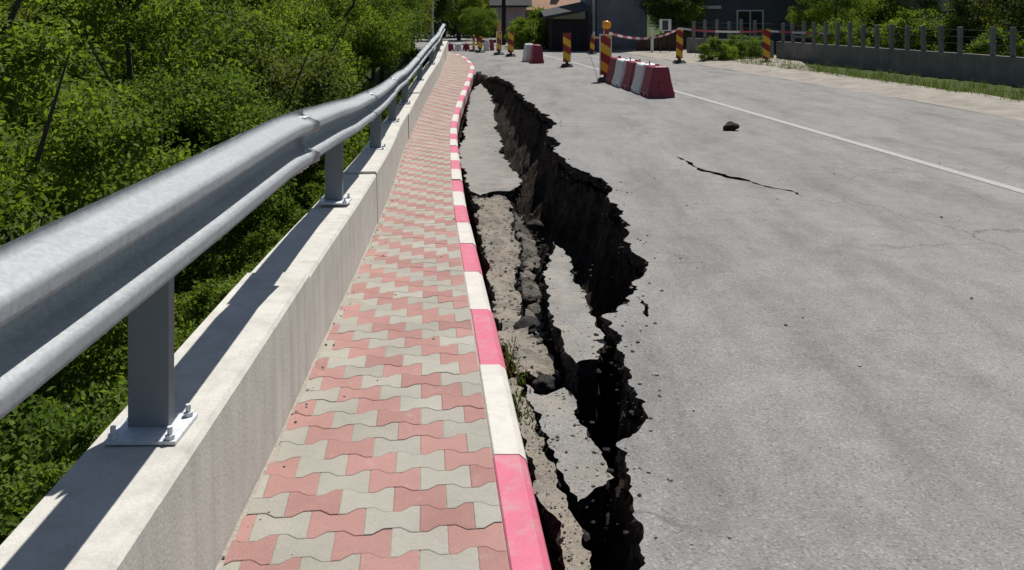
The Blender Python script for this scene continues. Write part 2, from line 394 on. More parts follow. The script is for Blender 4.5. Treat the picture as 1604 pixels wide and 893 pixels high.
def sz(off, tilt=0, bump=.012, rough=0):
    def f(X, Y):
        r_ = rough*(noise.noise(Vector((float(X)*9, float(Y)*7, off*9)))*.6+noise.noise(Vector((float(X)*24, float(Y)*20, off*9)))*.4) if rough else 0
        return r_ + kz(Y) - off - tilt*(X-(kx(Y)+KW)) + bump*(np.sin(X*5+Y*2.1)+np.sin(Y*3.7-X*3)) * .6 + .02*noise.noise(Vector((float(X)*2.2, float(Y)*2.2, off*50)))
    return f
SL = {}
SL['A'] = ([(744,136),(736,158),(731,185),(728,200),(725,222),(721,240),(721,256),(728,275),(736,298),(752,306),(780,299),(800,299),(814,290),(812,274),(796,260),(782,238),(785,215),(775,198),(776,168),(768,145),(757,130)], sz(.09), .16)
SL['B'] = ([(738,306),(752,310),(781,303),(790,308),(797,330),(800,352),(805,372),(812,400),(806,430),(816,462),(820,500),(826,522),(858,548),(866,572),(878,592),(862,588),(842,592),(820,583),(805,585),(792,545),(781,500),(771,455),(764,425),(759,402),(754,372),(750,350),(748,331),(742,316)], sz(.085, .10, .02, .06), .22)
SL['E'] = ([(793,308),(806,329),(822,338),(818,352),(834,368),(841,400),(836,430),(848,462),(850,500),(848,522),(858,540),(846,536),(829,520),(823,500),(819,462),(810,430),(815,400),(808,370),(803,350),(800,330)], sz(.19, .25, .03, .10), .3)
SL['C'] = ([(824,602),(836,616),(856,619),(876,610),(884,607),(902,630),(915,668),(936,700),(950,724),(962,748),(950,757),(925,772),(905,786),(893,770),(874,735),(858,695),(846,666),(833,634)], sz(.05, -.04), .16)
SL['D'] = ([(801,592),(817,650),(836,720),(858,800),(885,893),(905,960),(932,960),(923,893),(914,835),(900,812),(888,785),(868,739),(852,698),(840,668),(828,630),(817,606),(810,590)], sz(.055, 0, .012, .03), .18)
isl_px = [(865,376),(884,398),(899,435),(916,469),(921,492),(934,512),(948,537),(936,561),(902,567),(884,540),(866,506),(859,464),(857,421)]
isl = []
for x, y in isl_px:
    dr = 2.03 - (y-375)/(565-375)*.26; Y = FPX*dr/(y-HY); isl.append(((x-CX)*Y/FPX, Y, CAMH-dr))
A_ = np.array([[p[0], p[1], 1] for p in isl]); pl = np.linalg.lstsq(A_, np.array([p[2] for p in isl]), rcond=None)[0]
isl_z = lambda X, Y: pl[0]*X + pl[1]*Y + pl[2] + .008*math.sin(X*6+Y*4)
polys = {}
labels = {'A': 'long sunken asphalt slab beside the far stretch of kerb, left of the pit', 'B': 'rough dusty crumbling strip of asphalt between kerb and middle of the pit',
          'C': 'near broken asphalt slab left of the pit, bounded by a thin crack', 'D': 'narrow gritty asphalt strip along the nearest pink kerb stone',
          'E': 'dark crumbled ledge of asphalt sunk between the dusty strip and the pit', 'I': 'tilted pointed asphalt slab standing like an island inside the pit'}
for k, (pts, zf, th) in SL.items():
    polys[k] = (fractal([ray(x, y, zf) for x, y in pts], .025, .085, True, ord(k), .03), zf, th)
polys['I'] = (fractal([(p[0], p[1]) for p in isl], .025, .07, True, 77, .025), isl_z, .2)
for k, (out, zf, th) in polys.items():
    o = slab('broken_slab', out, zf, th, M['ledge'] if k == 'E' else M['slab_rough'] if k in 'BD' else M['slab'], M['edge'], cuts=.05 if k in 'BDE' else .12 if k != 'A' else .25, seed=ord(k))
    tag(o, labels[k], 'asphalt slab', 'broken slabs of the collapsed lane')

# soil of the pit: a height field that falls away from every broken edge
gys = [1.2]
while gys[-1] < 29: gys.append(gys[-1] + .035*max(1, gys[-1]/6))
gys = np.array(gys); gxs = np.arange(0, 1, 1/80.)
X0 = kx(gys)+.05; X1 = np.interp(gys, [1, 4, 6, 9, 13, 20, 26, 29], [.75, 1.05, 1.2, 1.55, 1.2, .9, .3, -.6])
GX = X0[:,None] + (X1-X0)[:,None]*gxs[None,:]; GY = np.repeat(gys[:,None], 80, 1)
P = np.stack([GX.ravel(), GY.ravel()], 1)
nz = np.array([noise.fractal(Vector((p[0]*3, p[1]*3, 0)), 1, 2, 5) for p in P]); nz2 = np.array([noise.fractal(Vector((p[0]*11, p[1]*11, 5)), 1, 2, 3) for p in P])
road_near = [(p[0], p[1]) for p in [(lip[0][0]+.02, -4.0), (lip[0][0]+.03, 1.6)] + lipf[::2]] + [(-1.0, 29.5), (4, 29.5), (4, -4)]
floor_ = kz(P[:,1]) - np.interp(P[:,1], [2, 6, 8.5, 12, 20, 27], [2.3, 2.2, 1.5, 1.05, .95, .7]) + nz*.14
dr = inside_dist(P, road_near) + nz*.05
Z = np.where(dr < .0, -.18 + 0*dr, -.18 - np.maximum(dr, 0)*np.interp(P[:,1], [6, 8, 20], [9, 4, 2.6]) - np.maximum(dr-.16, 0)*np.interp(P[:,1], [6, 8, 20], [-2, -2.2, -1.5]))
Z = np.where(dr < -.12, -.32, Z)
Z = np.maximum(Z, floor_)
for k, (out, zf, th) in polys.items():
    d = inside_dist(P, out[::2]) + nz*.03
    sv = (np.array([zf(np.float64(a), np.float64(b)) for a, b in P]))
    hs = np.where(d < 0, sv - th*1.1, sv - th*1.1 - np.maximum(d, 0)*9); hs = np.where(d < -.1, sv - th*1.6, hs)
    Z = np.where(d < .25, np.maximum(Z, hs), Z)
Z += nz2*.045*(dr > -.05) + np.abs(nz)*.03
nx = 80; fs = [(r*nx+c, r*nx+c+1, (r+1)*nx+c+1, (r+1)*nx+c) for r in range(len(gys)-1) for c in range(nx-1)]
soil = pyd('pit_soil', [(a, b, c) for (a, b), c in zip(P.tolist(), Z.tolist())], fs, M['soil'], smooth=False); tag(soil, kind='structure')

# ------------------------------------------------------------------ stones and crumbs
def chunk_mesh(r, seed, flat=.6, sub=1):
    bm = bmesh.new(); bmesh.ops.create_icosphere(bm, subdivisions=sub, radius=r)
    for v in bm.verts:
        k = 1 + .55*noise.noise(v.co/r*1.1 + Vector((seed*7.3, seed, 0))) ; v.co = Vector((v.co.x*k*1.15, v.co.y*k, v.co.z*k*flat))
    return bm
protos = []
for i in range(8):
    bm = bmesh.new(); bmesh.ops.create_icosphere(bm, subdivisions=1, radius=1)
    vs = np.array([[*(v.co*(1+.5*noise.noise(v.co*1.3+Vector((i*9,0,0)))))] for v in bm.verts]) * [1, .85, .62]
    bm.verts.ensure_lookup_table(); protos.append((vs, np.array([[v.index for v in f.verts] for f in bm.faces]))); bm.free()
def scatter(name, items, label=None):
    V, F, T, o = [], [], [], 0
    for (x, y, z, s) in items:
        v, f = protos[random.randrange(8)]; a = random.random()*6.28; ca, sa = math.cos(a), math.sin(a)
        w = v*s*np.array([1, 1, random.uniform(.6, 1.1)]); w = np.stack([w[:,0]*ca-w[:,1]*sa+x, w[:,0]*sa+w[:,1]*ca+y, w[:,2]+z], 1)
        V.append(w); F.append(f+o); o += len(v); T += [random.random()]*len(v)
    ob = pyd(name, np.concatenate(V).tolist(), np.concatenate(F).tolist(), M['stone'])
    at_ = ob.data.attributes.new('tint', 'FLOAT', 'POINT'); at_.data.foreach_set('value', T)
    return tag(ob, label, 'gravel', kind='stuff')
items = []
def pt_in(poly): 
    xs = [p[0] for p in poly]; ys = [p[1] for p in poly]
    return random.uniform(min(xs), max(xs)), random.uniform(min(ys), max(ys))
for k, n, smax in (('A', 200, .010), ('B', 2600, .008), ('C', 160, .005), ('D', 700, .0028), ('I', 60, .005)):
    out, zf, th = polys[k]; pts = np.array([pt_in(out) for _ in range(n*4)]); dd = inside_dist(pts, out)
    ok = [i for i in np.where(dd < -.005)[0]][:n*3]
    for i in ok:
        near = math.exp(dd[i]/.06)
        if random.random() < (.25+.75*near if k in 'BD' else .06+.9*near):
            s = .002 + random.random()**4*smax*(1+1.5*near); x, y = pts[i]; items.append((x, y, float(zf(x, y))+s*.3, s))
for i in range(0, len(lipf)):
    x, y = lipf[i]
    for _ in range(2):
        if random.random() < .28:
            s = .0025+random.random()**4*.011; xx = x+abs(random.gauss(0, .12))+.02; yy = y+random.gauss(0, .1)
            items.append((xx, yy, float(road_z(xx, yy))+s*.3, s))
dl = inside_dist(np.array([(i_[0], i_[1]) for i_ in items]), road_near)
scatter('gravel', items, 'loose grit and crumbs of asphalt along the broken edges')
its = []
for _ in range(130):
    y = random.uniform(2.2, 14); x = random.uniform(.95, 1.2+.55*y); s = .003+random.random()**4*.010; its.append((x, y, float(road_z(x, y))+s*.3, s))
for _ in range(30):
    y = random.uniform(2.5, 9); x = float(kx(y))-random.random()*.8; s = .003+random.random()**4*.008; its.append((x, y, float(kz(y))+s*.3, s))
for _ in range(480):
    y = random.uniform(2.0, 26); x = float(wx(y))+abs(random.gauss(0, .035))+.01; s = .002+random.random()**3*.008; its.append((x, y, float(kz(y))+s*.2, s))
scatter('grit', its, 'fine scattered grit on the road and along the parapet foot')
idx = np.where((dr > .03) & (Z < -.2))[0]; its = []
for _ in range(2600):
    i = int(random.choice(idx)); s = .006+random.random()**4*.03; its.append((P[i,0], P[i,1], Z[i]+s*.2, s))
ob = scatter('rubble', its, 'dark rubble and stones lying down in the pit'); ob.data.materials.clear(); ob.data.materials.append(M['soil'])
its = []
for k, n in (('A', 60), ('B', 150), ('E', 420), ('C', 30), ('I', 30), ('D', 40)):
    out, zf, th = polys[k]
    for _ in range(n):
        x, y = random.choice(out)
        if x - float(kx(y)) - KW < .22 and k in 'ABD': continue
        s_ = .006+random.random()**3*(.035 if k == 'E' else .018); x += random.gauss(0, .03 if k != 'E' else .06); y += random.gauss(0, .07)
        its.append((x, y, float(zf(x, y))-abs(random.gauss(0, .05)), s_))
for _ in range(260):
    x, y = random.choice(lipf); s_ = .006+random.random()**3*.02; its.append((x-abs(random.gauss(0, .03)), y, float(road_z(x, y))-.05-abs(random.gauss(0, .09)), s_))
ob = scatter('clods', its, 'dark crumbling clods along the torn asphalt edges'); ob.data.materials.clear(); ob.data.materials.append(M['edge'])
chunks = [((826,508), .065, -.08, 'dark rounded asphalt lump on the crumbling strip, midway along pit'), ((852,598), .06, -.07, 'broken asphalt lump in the gash above the near slab'),
          ((838,348), .09, -.16, 'asphalt lump at the inner corner of the crumbling strip'), ((830,468), .05, -.05, 'small asphalt lump above the dark rounded lump'), ((905,572), .05, -.13, 'asphalt lump below the tip of the island slab')]
for i, ((x, y), r, dz, lab) in enumerate(chunks):
    zf = polys['B'][1]; X, Y = ray(x, y, lambda a, b: zf(a, b)); o = obj('asphalt_chunk', chunk_mesh(r, i+1, .6, 3), M['edge'])
    o.location = (X, Y, float(zf(X, Y))+r*.2+dz*.3); o.rotation_euler = (.2, .1, i); tag(o, lab, 'asphalt chunk', 'loose lumps of asphalt')
X, Y = ray(1144, 204, road_z); o = obj('asphalt_chunk', chunk_mesh(.10, 9, .7, 3), M['edge']); o.location = (X, Y, .05); tag(o, 'lone black asphalt lump lying on the open road', 'asphalt chunk', 'loose lumps of asphalt')

# ------------------------------------------------------------------ sidewalk of interlocking pavers
sw = []
ysw = np.arange(.6, 38.6, .07)
v = []; f = []
for i, y in enumerate(ysw):
    a, b, z = float(wx(y))-.05, float(kx(y))+.004, float(kz(y))
    v += [(a, y, z-.0045), (b, y, z-.0045), (b, y, z-.5), (a, y, z-.5)]
    if i: o = 4*i; f += [(o-4, o-3, o+1, o), (o-3, o-2, o+2, o+1), (o-1, o-4, o, o+3)]
sidewalk = tag(pyd('sidewalk', v, f, M['sand']), kind='structure')
PL, PP, PD, JG = .2, .142, .0165, .0014
def cw(x):                                  # trapezoid wave: +1 at the ends, -1 at the waist
    t = abs(((x/PL+.5) % 1) - .5)*4 - 1     # -1 .. 1
    return max(-1, min(1, t*2.6))
def paver_geo(x0, x1):
    xs = sorted(set([x0, x1] + [q for q in [-.1,-.075,-.0695,-.05,-.0305,-.025,0,.025,.0305,.05,.0695,.075,.1] if x0 < q < x1]))
    xs = [min(max(x, x0+JG), x1-JG) for x in xs]
    top = [(x, PP/2-JG+PD*cw(x)) for x in xs]; bot = [(x, -PP/2+JG-PD*cw(x)) for x in xs]
    loop = bot + top[::-1]; n = len(loop); cx = (x0+x1)/2
    def ins(p, k): return (p[0]+(k if p[0] < cx-.02 and p[0] < x0+.01 else -k if p[0] > x1-.01 else 0), p[1]-k*(1 if p[1] > 0 else -1))
    V = [(*ins(p, .003), 0) for p in loop] + [(*p, -.0012) for p in loop] + [(*p, -.03) for p in loop]
    m = len(xs); F = [(i, i+1, n-2-i, n-1-i) for i in range(m-1)]
    for r in (0, 1): F += [(r*n+(i+1) % n, r*n+i, (r+1)*n+i, (r+1)*n+(i+1) % n) for i in range(n)]
    return V, F
cache = {}
def paver_mesh(x0, x1, col):
    k = (round(x0, 3), round(x1, 3), col)
    if k not in cache:
        V, F = paver_geo(x0, x1); me = bpy.data.meshes.new('paver'); me.from_pydata(V, [], F); me.update(); me.materials.append(M[col]); cache[k] = me
    return cache[k]
s_y = 1.9; row = 0; count = 0; rest = {'paver_red': ([], [], []), 'paver_grey': ([], [], [])}
while s_y < 37.2:
    th = math.atan2(-(float(kx(s_y+.4))-float(kx(s_y-.4))), .8)       # turn of the path
    ca, sa = math.cos(th), math.sin(th); x_k = float(kx(s_y))-.006; z = float(kz(s_y)); pitch = math.atan2(float(kz(s_y+.3))-float(kz(s_y-.3)), .6)
    width = x_k - float(wx(s_y)) - .015; off = (-row*.5) % 2
    j0 = int(math.floor((-width/PL - off)))-1
    for j in range(j0, j0+14):
        c = (j+off)*PL; a, b = max(c-PL/2, -width), min(c+PL/2, 0)
        if b-a < .03: continue
        col = 'paver_red' if j % 2 == 0 else 'paver_grey'
        px, py = x_k + c*ca, s_y + c*sa; dz = random.gauss(0, .0008); tx = random.gauss(0, .004); ty = random.gauss(0, .004)
        if py > 2.55 and count < 300 and px/py > -.6:
            o = bpy.data.objects.new('paver', paver_mesh(a-c, b-c, col)); COL.objects.link(o); o.parent = sidewalk
            o.location = (px, py, z+dz); o.rotation_euler = (pitch+tx, ty, th+random.gauss(0, .006)); count += 1
        else:
            V, F = paver_geo(a-c, b-c); Vr, Fr, Tr = rest[col]; n0 = len(Vr); tr = random.random()
            for q in V: Vr.append((px+q[0]*ca-q[1]*sa, py+q[0]*sa+q[1]*ca, z+dz+q[2]+q[1]*math.sin(pitch)+ty*q[0]))
            Fr += [tuple(i+n0 for i in t) for t in F]; Tr += [tr]*len(V)
    s_y += PP*ca; row += 1
for col, (V, F, T) in rest.items():
    o = pyd('distant_pavers', V, F, M[col], sidewalk); o.data.attributes.new('tint', 'FLOAT', 'POINT').data.foreach_set('value', T); tag(o, kind='stuff')

# ------------------------------------------------------------------ kerb
kerb = tag(empty('kerb'), kind='structure')
for i in range(-3, 34):
    y0, y1 = 3.75+i+.004, 4.75+i-.004
    if y1 > 37.6: break
    bm = bmesh.new(); n = 5; rings = []
    jx, jz = random.gauss(0, .003), random.gauss(0, .004)
    for q in range(n+1):
        y = y0+(y1-y0)*q/n; x = float(kx(y))+jx; z = float(kz(y))+.006+jz; sl = -.06 if 17 < y < 30 else 0
        prof = [(0, -.26), (0, -.006), (.006, 0), (KW-.035, 0), (KW-.008, -.022), (KW, -.04), (KW+.01+sl*0, -.26)]
        rings.append([bm.verts.new((x+a, y, z+b)) for a, b in prof])
    for a, b in zip(rings, rings[1:]):
        for t in range(len(a)-1): bm.faces.new((a[t], b[t], b[t+1], a[t+1]))
    bm.faces.new(rings[0]); bm.faces.new(rings[-1][::-1])
    bmesh.ops.recalc_face_normals(bm, faces=bm.faces[:])
    obj('kerb_stone', bm, M['kerb_white'] if i % 2 == 0 else M['kerb_pink'], kerb)

# ------------------------------------------------------------------ parapet wall and guardrail
wall = tag(empty('parapet_wall', (0, 0, 0)), 'low pale concrete parapet wall carrying the guardrail beside the pavement', 'wall')
edges = [.5, 4.75, 8.75, 12.8, 16.8, 20.7, 24.8, 28.8, 33, 38.4]; WT, WH = .36, .5
for a, b in zip(edges, edges[1:]):
    bm = bmesh.new(); rings = []; jz = random.gauss(0, .012); jx = random.gauss(0, .008); n = 10
    for q in range(n+1):
        y = a+.006+(b-a-.012)*q/n; x = float(wx(y))+jx; z = float(kz(y)); t = z+WH+jz
        e = .006*noise.noise(Vector((y*3, 0, 1)))
        prof = [(0, z-.3), (e, z+.02), (-.01, t-.018), (-.025+e, t), (-WT+.02, t-.006), (-WT, t-.03), (-WT-.02, z-1.1)]
        rings.append([bm.verts.new((x+p, y, h)) for p, h in prof])
    for r0, r1 in zip(rings, rings[1:]):
        for t in range(len(r0)-1): bm.faces.new((r0[t], r0[t+1], r1[t+1], r1[t]))
    bm.faces.new(rings[0]); bm.faces.new(rings[-1]); bmesh.ops.recalc_face_normals(bm, faces=bm.faces[:])
    obj('wall_section', bm, M['concrete'], wall)
rail = tag(empty('guardrail'), 'galvanised steel guardrail with bent wave beam on the parapet', 'guardrail')
RH, RD = .33, .085
rdx = lambda y: float(np.interp(y, [3, 4.2, 5.4, 6.4, 40], [.03, .02, -.01, -.03, -.03]))
rdz = lambda y: float(np.interp(y, [1, 4.2, 5.4, 7.2, 9.5, 14, 40], [1.40, 1.375, 1.33, 1.29, 1.295, 1.33, 1.33]))
def beam(a, b, lap_a, lap_b):
    bm = bmesh.new(); rings = []; ys = np.linspace(a, b, 26)
    for y in ys:
        x = float(wx(y))+rdx(y)-RD; t = float(kz(y))+rdz(y)
        push = (.03 if b < 6 else .009)*max(0, 1-(b-y)/(.3 if b < 6 else .8)) if lap_b else 0
        rings.append([bm.verts.new((x+push+RD*min(1, max(0, (.5*(1-math.cos(4*math.pi*h))-.5)*1.45+.5))*(1 if .06 < h < .94 else .8)+.006*(.5*(1-math.cos(4*math.pi*h))), y, t-RH+RH*h)) for h in np.linspace(0, 1, 33)])
    for r0, r1 in zip(rings, rings[1:]):
        for t in range(len(r0)-1): bm.faces.new((r0[t], r1[t], r1[t+1], r0[t+1]))
    bmesh.ops.solidify(bm, geom=bm.faces[:], thickness=.005)
    return obj('wave_beam', bm, M['galv'], rail, smooth=False)
cuts_ = [.4, 4.62, 8.72, 12.82, 16.92, 21.0, 25.1, 29.2, 34.2]
for i, (a, b) in enumerate(zip(cuts_, cuts_[1:])):
    o = beam(a, b+(.16 if i < len(cuts_)-2 else 0), 0, i < len(cuts_)-2); o.data.shade_smooth()
for yb in cuts_[1:5]:
    for h_ in (.12, .38, .62, .88):
        for dy in (.03, .11):
            y = yb+dy; x = float(wx(y))+rdx(y)-RD+RD*min(1, max(0, (.5*(1-math.cos(4*math.pi*h_))-.5)*1.45+.5))+.012; z = float(kz(y))+rdz(y)-RH+RH*h_
            bm = bmesh.new(); tube(bm, (x-.02, y, z), (x+.016, y, z), .014, .011, n=8); obj('bolt_head', bm, M['galv'], rail)
for y in (2.9, 6.9, 10.9, 14.9, 18.9, 22.9, 26.9, 30.9, 33.6):
    t = float(kz(y))+WH; x = float(wx(y)); top = float(kz(y))+rdz(y)-.13
    p = empty('post', (x-.19, y, t), 0, rail)
    bm = bmesh.new(); box(bm, -.06, .06, -.003, .003, .012, top-t); box(bm, .0602, .066, -.003, .045, .012, top-t); box(bm, -.066, -.0602, -.003, .045, .012, top-t)
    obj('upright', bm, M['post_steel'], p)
    bxo('base_plate', (-.10, .125, -.10, .10, .001, .012), M['galv'], p)
    for bx_ in (-.08, .1):
        for by_ in (-.08, .08):
            bm = bmesh.new(); tube(bm, (bx_, by_, .012), (bx_, by_, .05), .009, n=6); tube(bm, (bx_, by_, .0125), (bx_, by_, .026), .017, n=6); obj('bolt', bm, M['galv'], p)
    bxo('spacer', (.067, .073, -.05, .05, top-t-.2, top-t-.06), M['galv'], p)

# ------------------------------------------------------------------ terrain
def terr(X, Y):
    w = float(wx(min(max(Y, 1), 38))); d = (w-.3)-X
    if Y > 38: d = (-3.6-(Y-38)*.27) - X
    if d > -.05:
        s = min(max(Y, 0), 38); base = float(kz(max(s, 2)))-.35 if Y < 38 else -.15
        z = base - 4.8*(1-math.exp(-max(d, 0)/4.2)) - .08*max(d, 0)
        z += .25*noise.noise(Vector((X*.4, Y*.4, 0)))*min(1, max(d, 0))
        return z
    re = float(np.interp(Y, [0, 8, 18, 30, 37, 50, 75], [9.4, 8.9, 7.9, 6.3, 5.2, 3.2, -.5])); e = X-re
    if e > -.15: return -.05 + .08*sstep(-.1, .8, e) + .03*noise.noise(Vector((X, Y, 3))) - .5*sstep(3.5, 6, e)*(Y > 37)
    if Y > 42: return -.15
    if Y < 38 and X < float(kx(max(Y, 1)))-.72: return float(kz(max(Y, 2)))-.7
    return -4.0
xs = np.concatenate([np.arange(-90, -14, 6), np.arange(-14, 12, .5), np.arange(12, 120, 8)]); ys = np.concatenate([np.arange(-12, 60, .8), np.arange(60, 260, 10)])
v = [(x, y, terr(x, y)) for y in ys for x in xs]; n = len(xs)
f = [(r*n+c, r*n+c+1, (r+1)*n+c+1, (r+1)*n+c) for r in range(len(ys)-1) for c in range(n-1)]
tag(pyd('ground', v, f, M['ground'], smooth=True), kind='structure')
# pale gravel verge between the asphalt and the fences on the right
rr = lambda y: float(np.interp(y, [-4, 0, 8, 18, 30, 37, 50], [9.6, 9.4, 8.9, 7.9, 6.3, 5.2, 3.2]))
ys = np.arange(-4, 44, 1.0); v = []; f = []
for i, y in enumerate(ys):
    a = rr(y); wv = np.interp(y, [0, 25, 33, 44], [1.4, 1.6, 4.5, 6])
    for k in range(9): v.append((a-.12+(wv+.12)*k/8 + (.25*noise.noise(Vector((y, k, 0))) if k == 8 else 0), y, max(terr(a-.12+(wv+.12)*k/8, y), -.06)+.055))
    if i: o = 9*i; f += [(o-9+k, o-8+k, o+1+k, o+k) for k in range(8)]
tag(pyd('verge', v, f, M['gravel'], smooth=True), kind='structure')
# painted centre line, 4 mm above the asphalt
def line_sheet(x_of, y0, y1, w):
    v = []; f = []
    for i, y in enumerate(np.linspace(y0, y1, 40)):
        x = x_of(y); v += [(x-w/2, y, float(road_z(x-w/2, y))+.004), (x+w/2, y, float(road_z(x+w/2, y))+.004)]
        if i: o = 2*i; f.append((o-2, o-1, o+1, o))
    return tag(pyd('road_marking', v, f, M['line']), kind='structure')
line_sheet(lambda y: float(np.interp(y, [0, 8, 17.8, 30.5, 45], [5.6, 4.95, 3.83, 2.25, .0])), -2, 44, .13)

# ------------------------------------------------------------------ plastic barriers
def barrier(label, loc, rz, red, L=.82, H=.63, wb=.56, wt=.35, group='red and white plastic road barriers', pin=True):
    e = tag(empty('plastic_barrier', loc, rz), label, 'barrier', group); bm = bmesh.new()
    st = [0, .012, .04, .15, .15, .27, .27, .55, .55, .67, .67, .745, .775, .787]; up = [0, 0, 0, 0, .07, .07, 0, 0, .07, .07, 0, 0, 0, 0]; inset = [.05, .02]+[0]*10+[.02, .05]
    rings = []
    for s_, u, i_ in zip(st, up, inset):
        y = s_*L/.82; k = .93 if (u and False) else 1
        half = [(wb/2-i_, .0+u), (wb/2-i_, .10), (wb/2-.02-i_, .14), (wt/2+.035-i_, H*.55), (wt/2-i_, H*.9), (wt/2-.012-i_, H*.96-i_*.3), (wt/2-.05-i_, H-i_*.5)]
        sg_ = .055*max(0, 1-s_/.12) - .055*max(0, 1-(.787-s_)/.12)
        rings.append([bm.verts.new((a*k, y+sg_*b/H, b)) for a, b in half] + [bm.verts.new((-a*k, y+sg_*b/H, b)) for a, b in half[::-1]])
    for r0, r1 in zip(rings, rings[1:]):
        m = len(r0)
        for t in range(m): bm.faces.new((r0[t], r0[(t+1) % m], r1[(t+1) % m], r1[t]))
    bm.faces.new(rings[0]); bm.faces.new(rings[-1]); bmesh.ops.recalc_face_normals(bm, faces=bm.faces[:])
    obj('body', bm, M['bar_red'] if red else M['bar_white'], e)
    bm = bmesh.new(); tube(bm, (0, L*.5, H-.004), (0, L*.5, H+.03), .045, n=12); obj('filler_cap', bm, M['bar_white'] if not red else M['bar_red'], e)
    bm = bmesh.new(); box(bm, -.05, .05, -.004, .02, .16, H*.5, .003); obj('end_rib', bm, M['bar_red'] if red else M['bar_white'], e)
    if pin:
        bm = bmesh.new(); tube(bm, (-.06, L+.012, .15), (-.06, L+.012, H+.07), .014, n=8); obj('link_pin', bm, M['dark_metal'], e)
    return e
rowdir = Vector((-.093, 1, 0)).normalized(); rz = math.atan2(-rowdir.x, rowdir.y)
lab5 = ['nearest dark red plastic barrier, front of the row of five', 'white plastic barrier second in the row, behind the front red one', 'middle dark red plastic barrier in the row of five', 'white plastic barrier fourth in the row, beside the last red one', 'red plastic barrier at the far end of the row, behind striped panel']
p0 = Vector((3.0, 18.05, .004))
for i in range(5): barrier(lab5[i], p0+rowdir*(.865*i)+Vector((random.gauss(0, .015), 0, 0)), rz+random.gauss(0, .02), i % 2 == 0, pin=i < 4)
barrier('red plastic barrier of the far pair, left of the striped post', at(843, 99, 30.7)*1+Vector((0, 0, -.0)), rz, True, wb=.42, wt=.28, L=.8)
barrier('white plastic barrier of the far pair, tucked behind the red one', at(832, 97, 31.6), rz+.05, False, wb=.42, wt=.28, L=.8)
for o in S.objects:
    if o.name.startswith('plastic_barrier'): o.location.z = .004
for i, (x, c, lab) in enumerate([(705, True, 'low red barrier across the pavement end, next to the guardrail tip'), (717.5, False, 'low white barrier in the middle across the pavement end'), (730, True, 'low red barrier across the pavement end, nearest the road')]):
    b_ = barrier(lab, (at(x, 80, 41).x+.18, 41, -.0), R(90), c, L=.36, H=.34, wb=.3, wt=.2, pin=False)
for i, (x, c, lab, Y) in enumerate([(762, False, 'tiny far white barrier between the leftmost striped posts', 41), (769, True, 'tiny far red barrier beside the small white one', 41.5)]):
    barrier(lab, (at(x, 80, Y).x, Y, 0), 0, c, L=.5, H=.5, wb=.3, wt=.2, pin=False)

# ------------------------------------------------------------------ striped beacons
def stripes_board(w, h, t, parent, z0, lean=1):
    """board whose diagonal bands are separate faces"""
    bm = bmesh.new(); box(bm, -w/2, w/2, -t/2, t/2, z0, z0+h)
    n = int(h/.2)+4
    for k in range(-3, n+3):
        bmesh.ops.bisect_plane(bm, geom=bm.verts[:]+bm.edges[:]+bm.faces[:], plane_co=(0, 0, z0+.06+k*.23), plane_no=(lean*.62, 0, 1))
    for f in bm.faces:
        c = f.calc_center_median(); f.material_index = int(math.floor((c.z-z0-.06+lean*.62*c.x)/.23)) % 2
    return obj('striped_board', bm, [M['yellow'], M['red_plate']], parent)
def beacon(label, loc, rz=0, h=.92, w=.25, framed=False, lamp=None, lean=(0, 0), group='red and yellow striped beacons'):
    e = tag(empty('traffic_beacon', loc, rz), label, 'beacon', group); e.rotation_euler = (lean[0], lean[1], rz)
    bm = bmesh.new(); vs = box(bm, -.2, .2, -.16, .16, 0, .10, .02)
    for v_ in bm.verts:
        if v_.co.z > .05: v_.co.x *= .78; v_.co.y *= .7
    obj('foot', bm, M['rubber'], e)
    bm = bmesh.new(); box(bm, -.05, .05, -.03, .03, .101, .16); obj('socket', bm, M['rubber'], e)
    z0 = .161
    stripes_board(w, h, .03, e, z0)
    if framed:
        bm = bmesh.new()
        for a in ((-w/2-.022, -w/2-.0005), (w/2+.0005, w/2+.022)): box(bm, a[0], a[1], -.02, .02, z0-.02, z0+h+.022)
        box(bm, -w/2, w/2, -.02, .02, z0+h+.0005, z0+h+.022); obj('frame', bm, M['white_metal'], e)
    if lamp == 'round':
        zt = z0+h+.023; l = empty('warning_lamp', (.03, 0, zt), 0, e)
        bm = bmesh.new(); box(bm, -.06, .06, -.03, .03, 0, .12, .008); obj('battery_box', bm, M['red_plate'], l)
        bxo('battery_label', (-.075, -.061, -.025, .025, .01, .11), M['white_metal'], l)
        bm = bmesh.new(); tube(bm, (0, -.012, .235), (0, .045, .235), .118, n=28); obj('housing', bm, M['orange'], l)
        bm = bmesh.new(); prof = [(.105, -.013), (.10, -.035), (.075, -.055), (.04, -.065), (.0001, -.068)]; rings = [[bm.verts.new((r*math.cos(t), y, .235+r*math.sin(t))) for t in np.linspace(0, 2*math.pi, 24, endpoint=False)] for r, y in prof]
        for r0, r1 in zip(rings, rings[1:]):
            for t in range(24): bm.faces.new((r0[t], r0[(t+1) % 24], r1[(t+1) % 24], r1[t]))
        obj('lens', bm, M['amber'], l, True)
    if lamp == 'cone':
        zt = z0+h+.023; bm = bmesh.new(); tube(bm, (.02, 0, zt), (.02, 0, zt+.4), .06, .025, n=14); tube(bm, (.02, 0, zt+.4), (.02, 0, zt+.43), .025, .012, n=14); obj('warning_lamp', bm, M['orange'], e)
    if lamp == 'stub':
        zt = z0+h; bm = bmesh.new(); tube(bm, (0, 0, zt), (0, 0, zt+.17), .045, .04, n=12); obj('reflector_cap', bm, M['white_metal'], e)
    return e
def gp(x, y): Y = FPX*CAMH/(y-HY); return ((x-CX)*Y/FPX, Y, .005)
beacon('tall white-framed striped panel with amber lamp at the barrier row', (2.36, 22.55, .005), .05, 1.0, .26, True, 'round')
beacon('striped beacon on the open road right of the far barrier pair', gp(888, 105), -.1, .92)
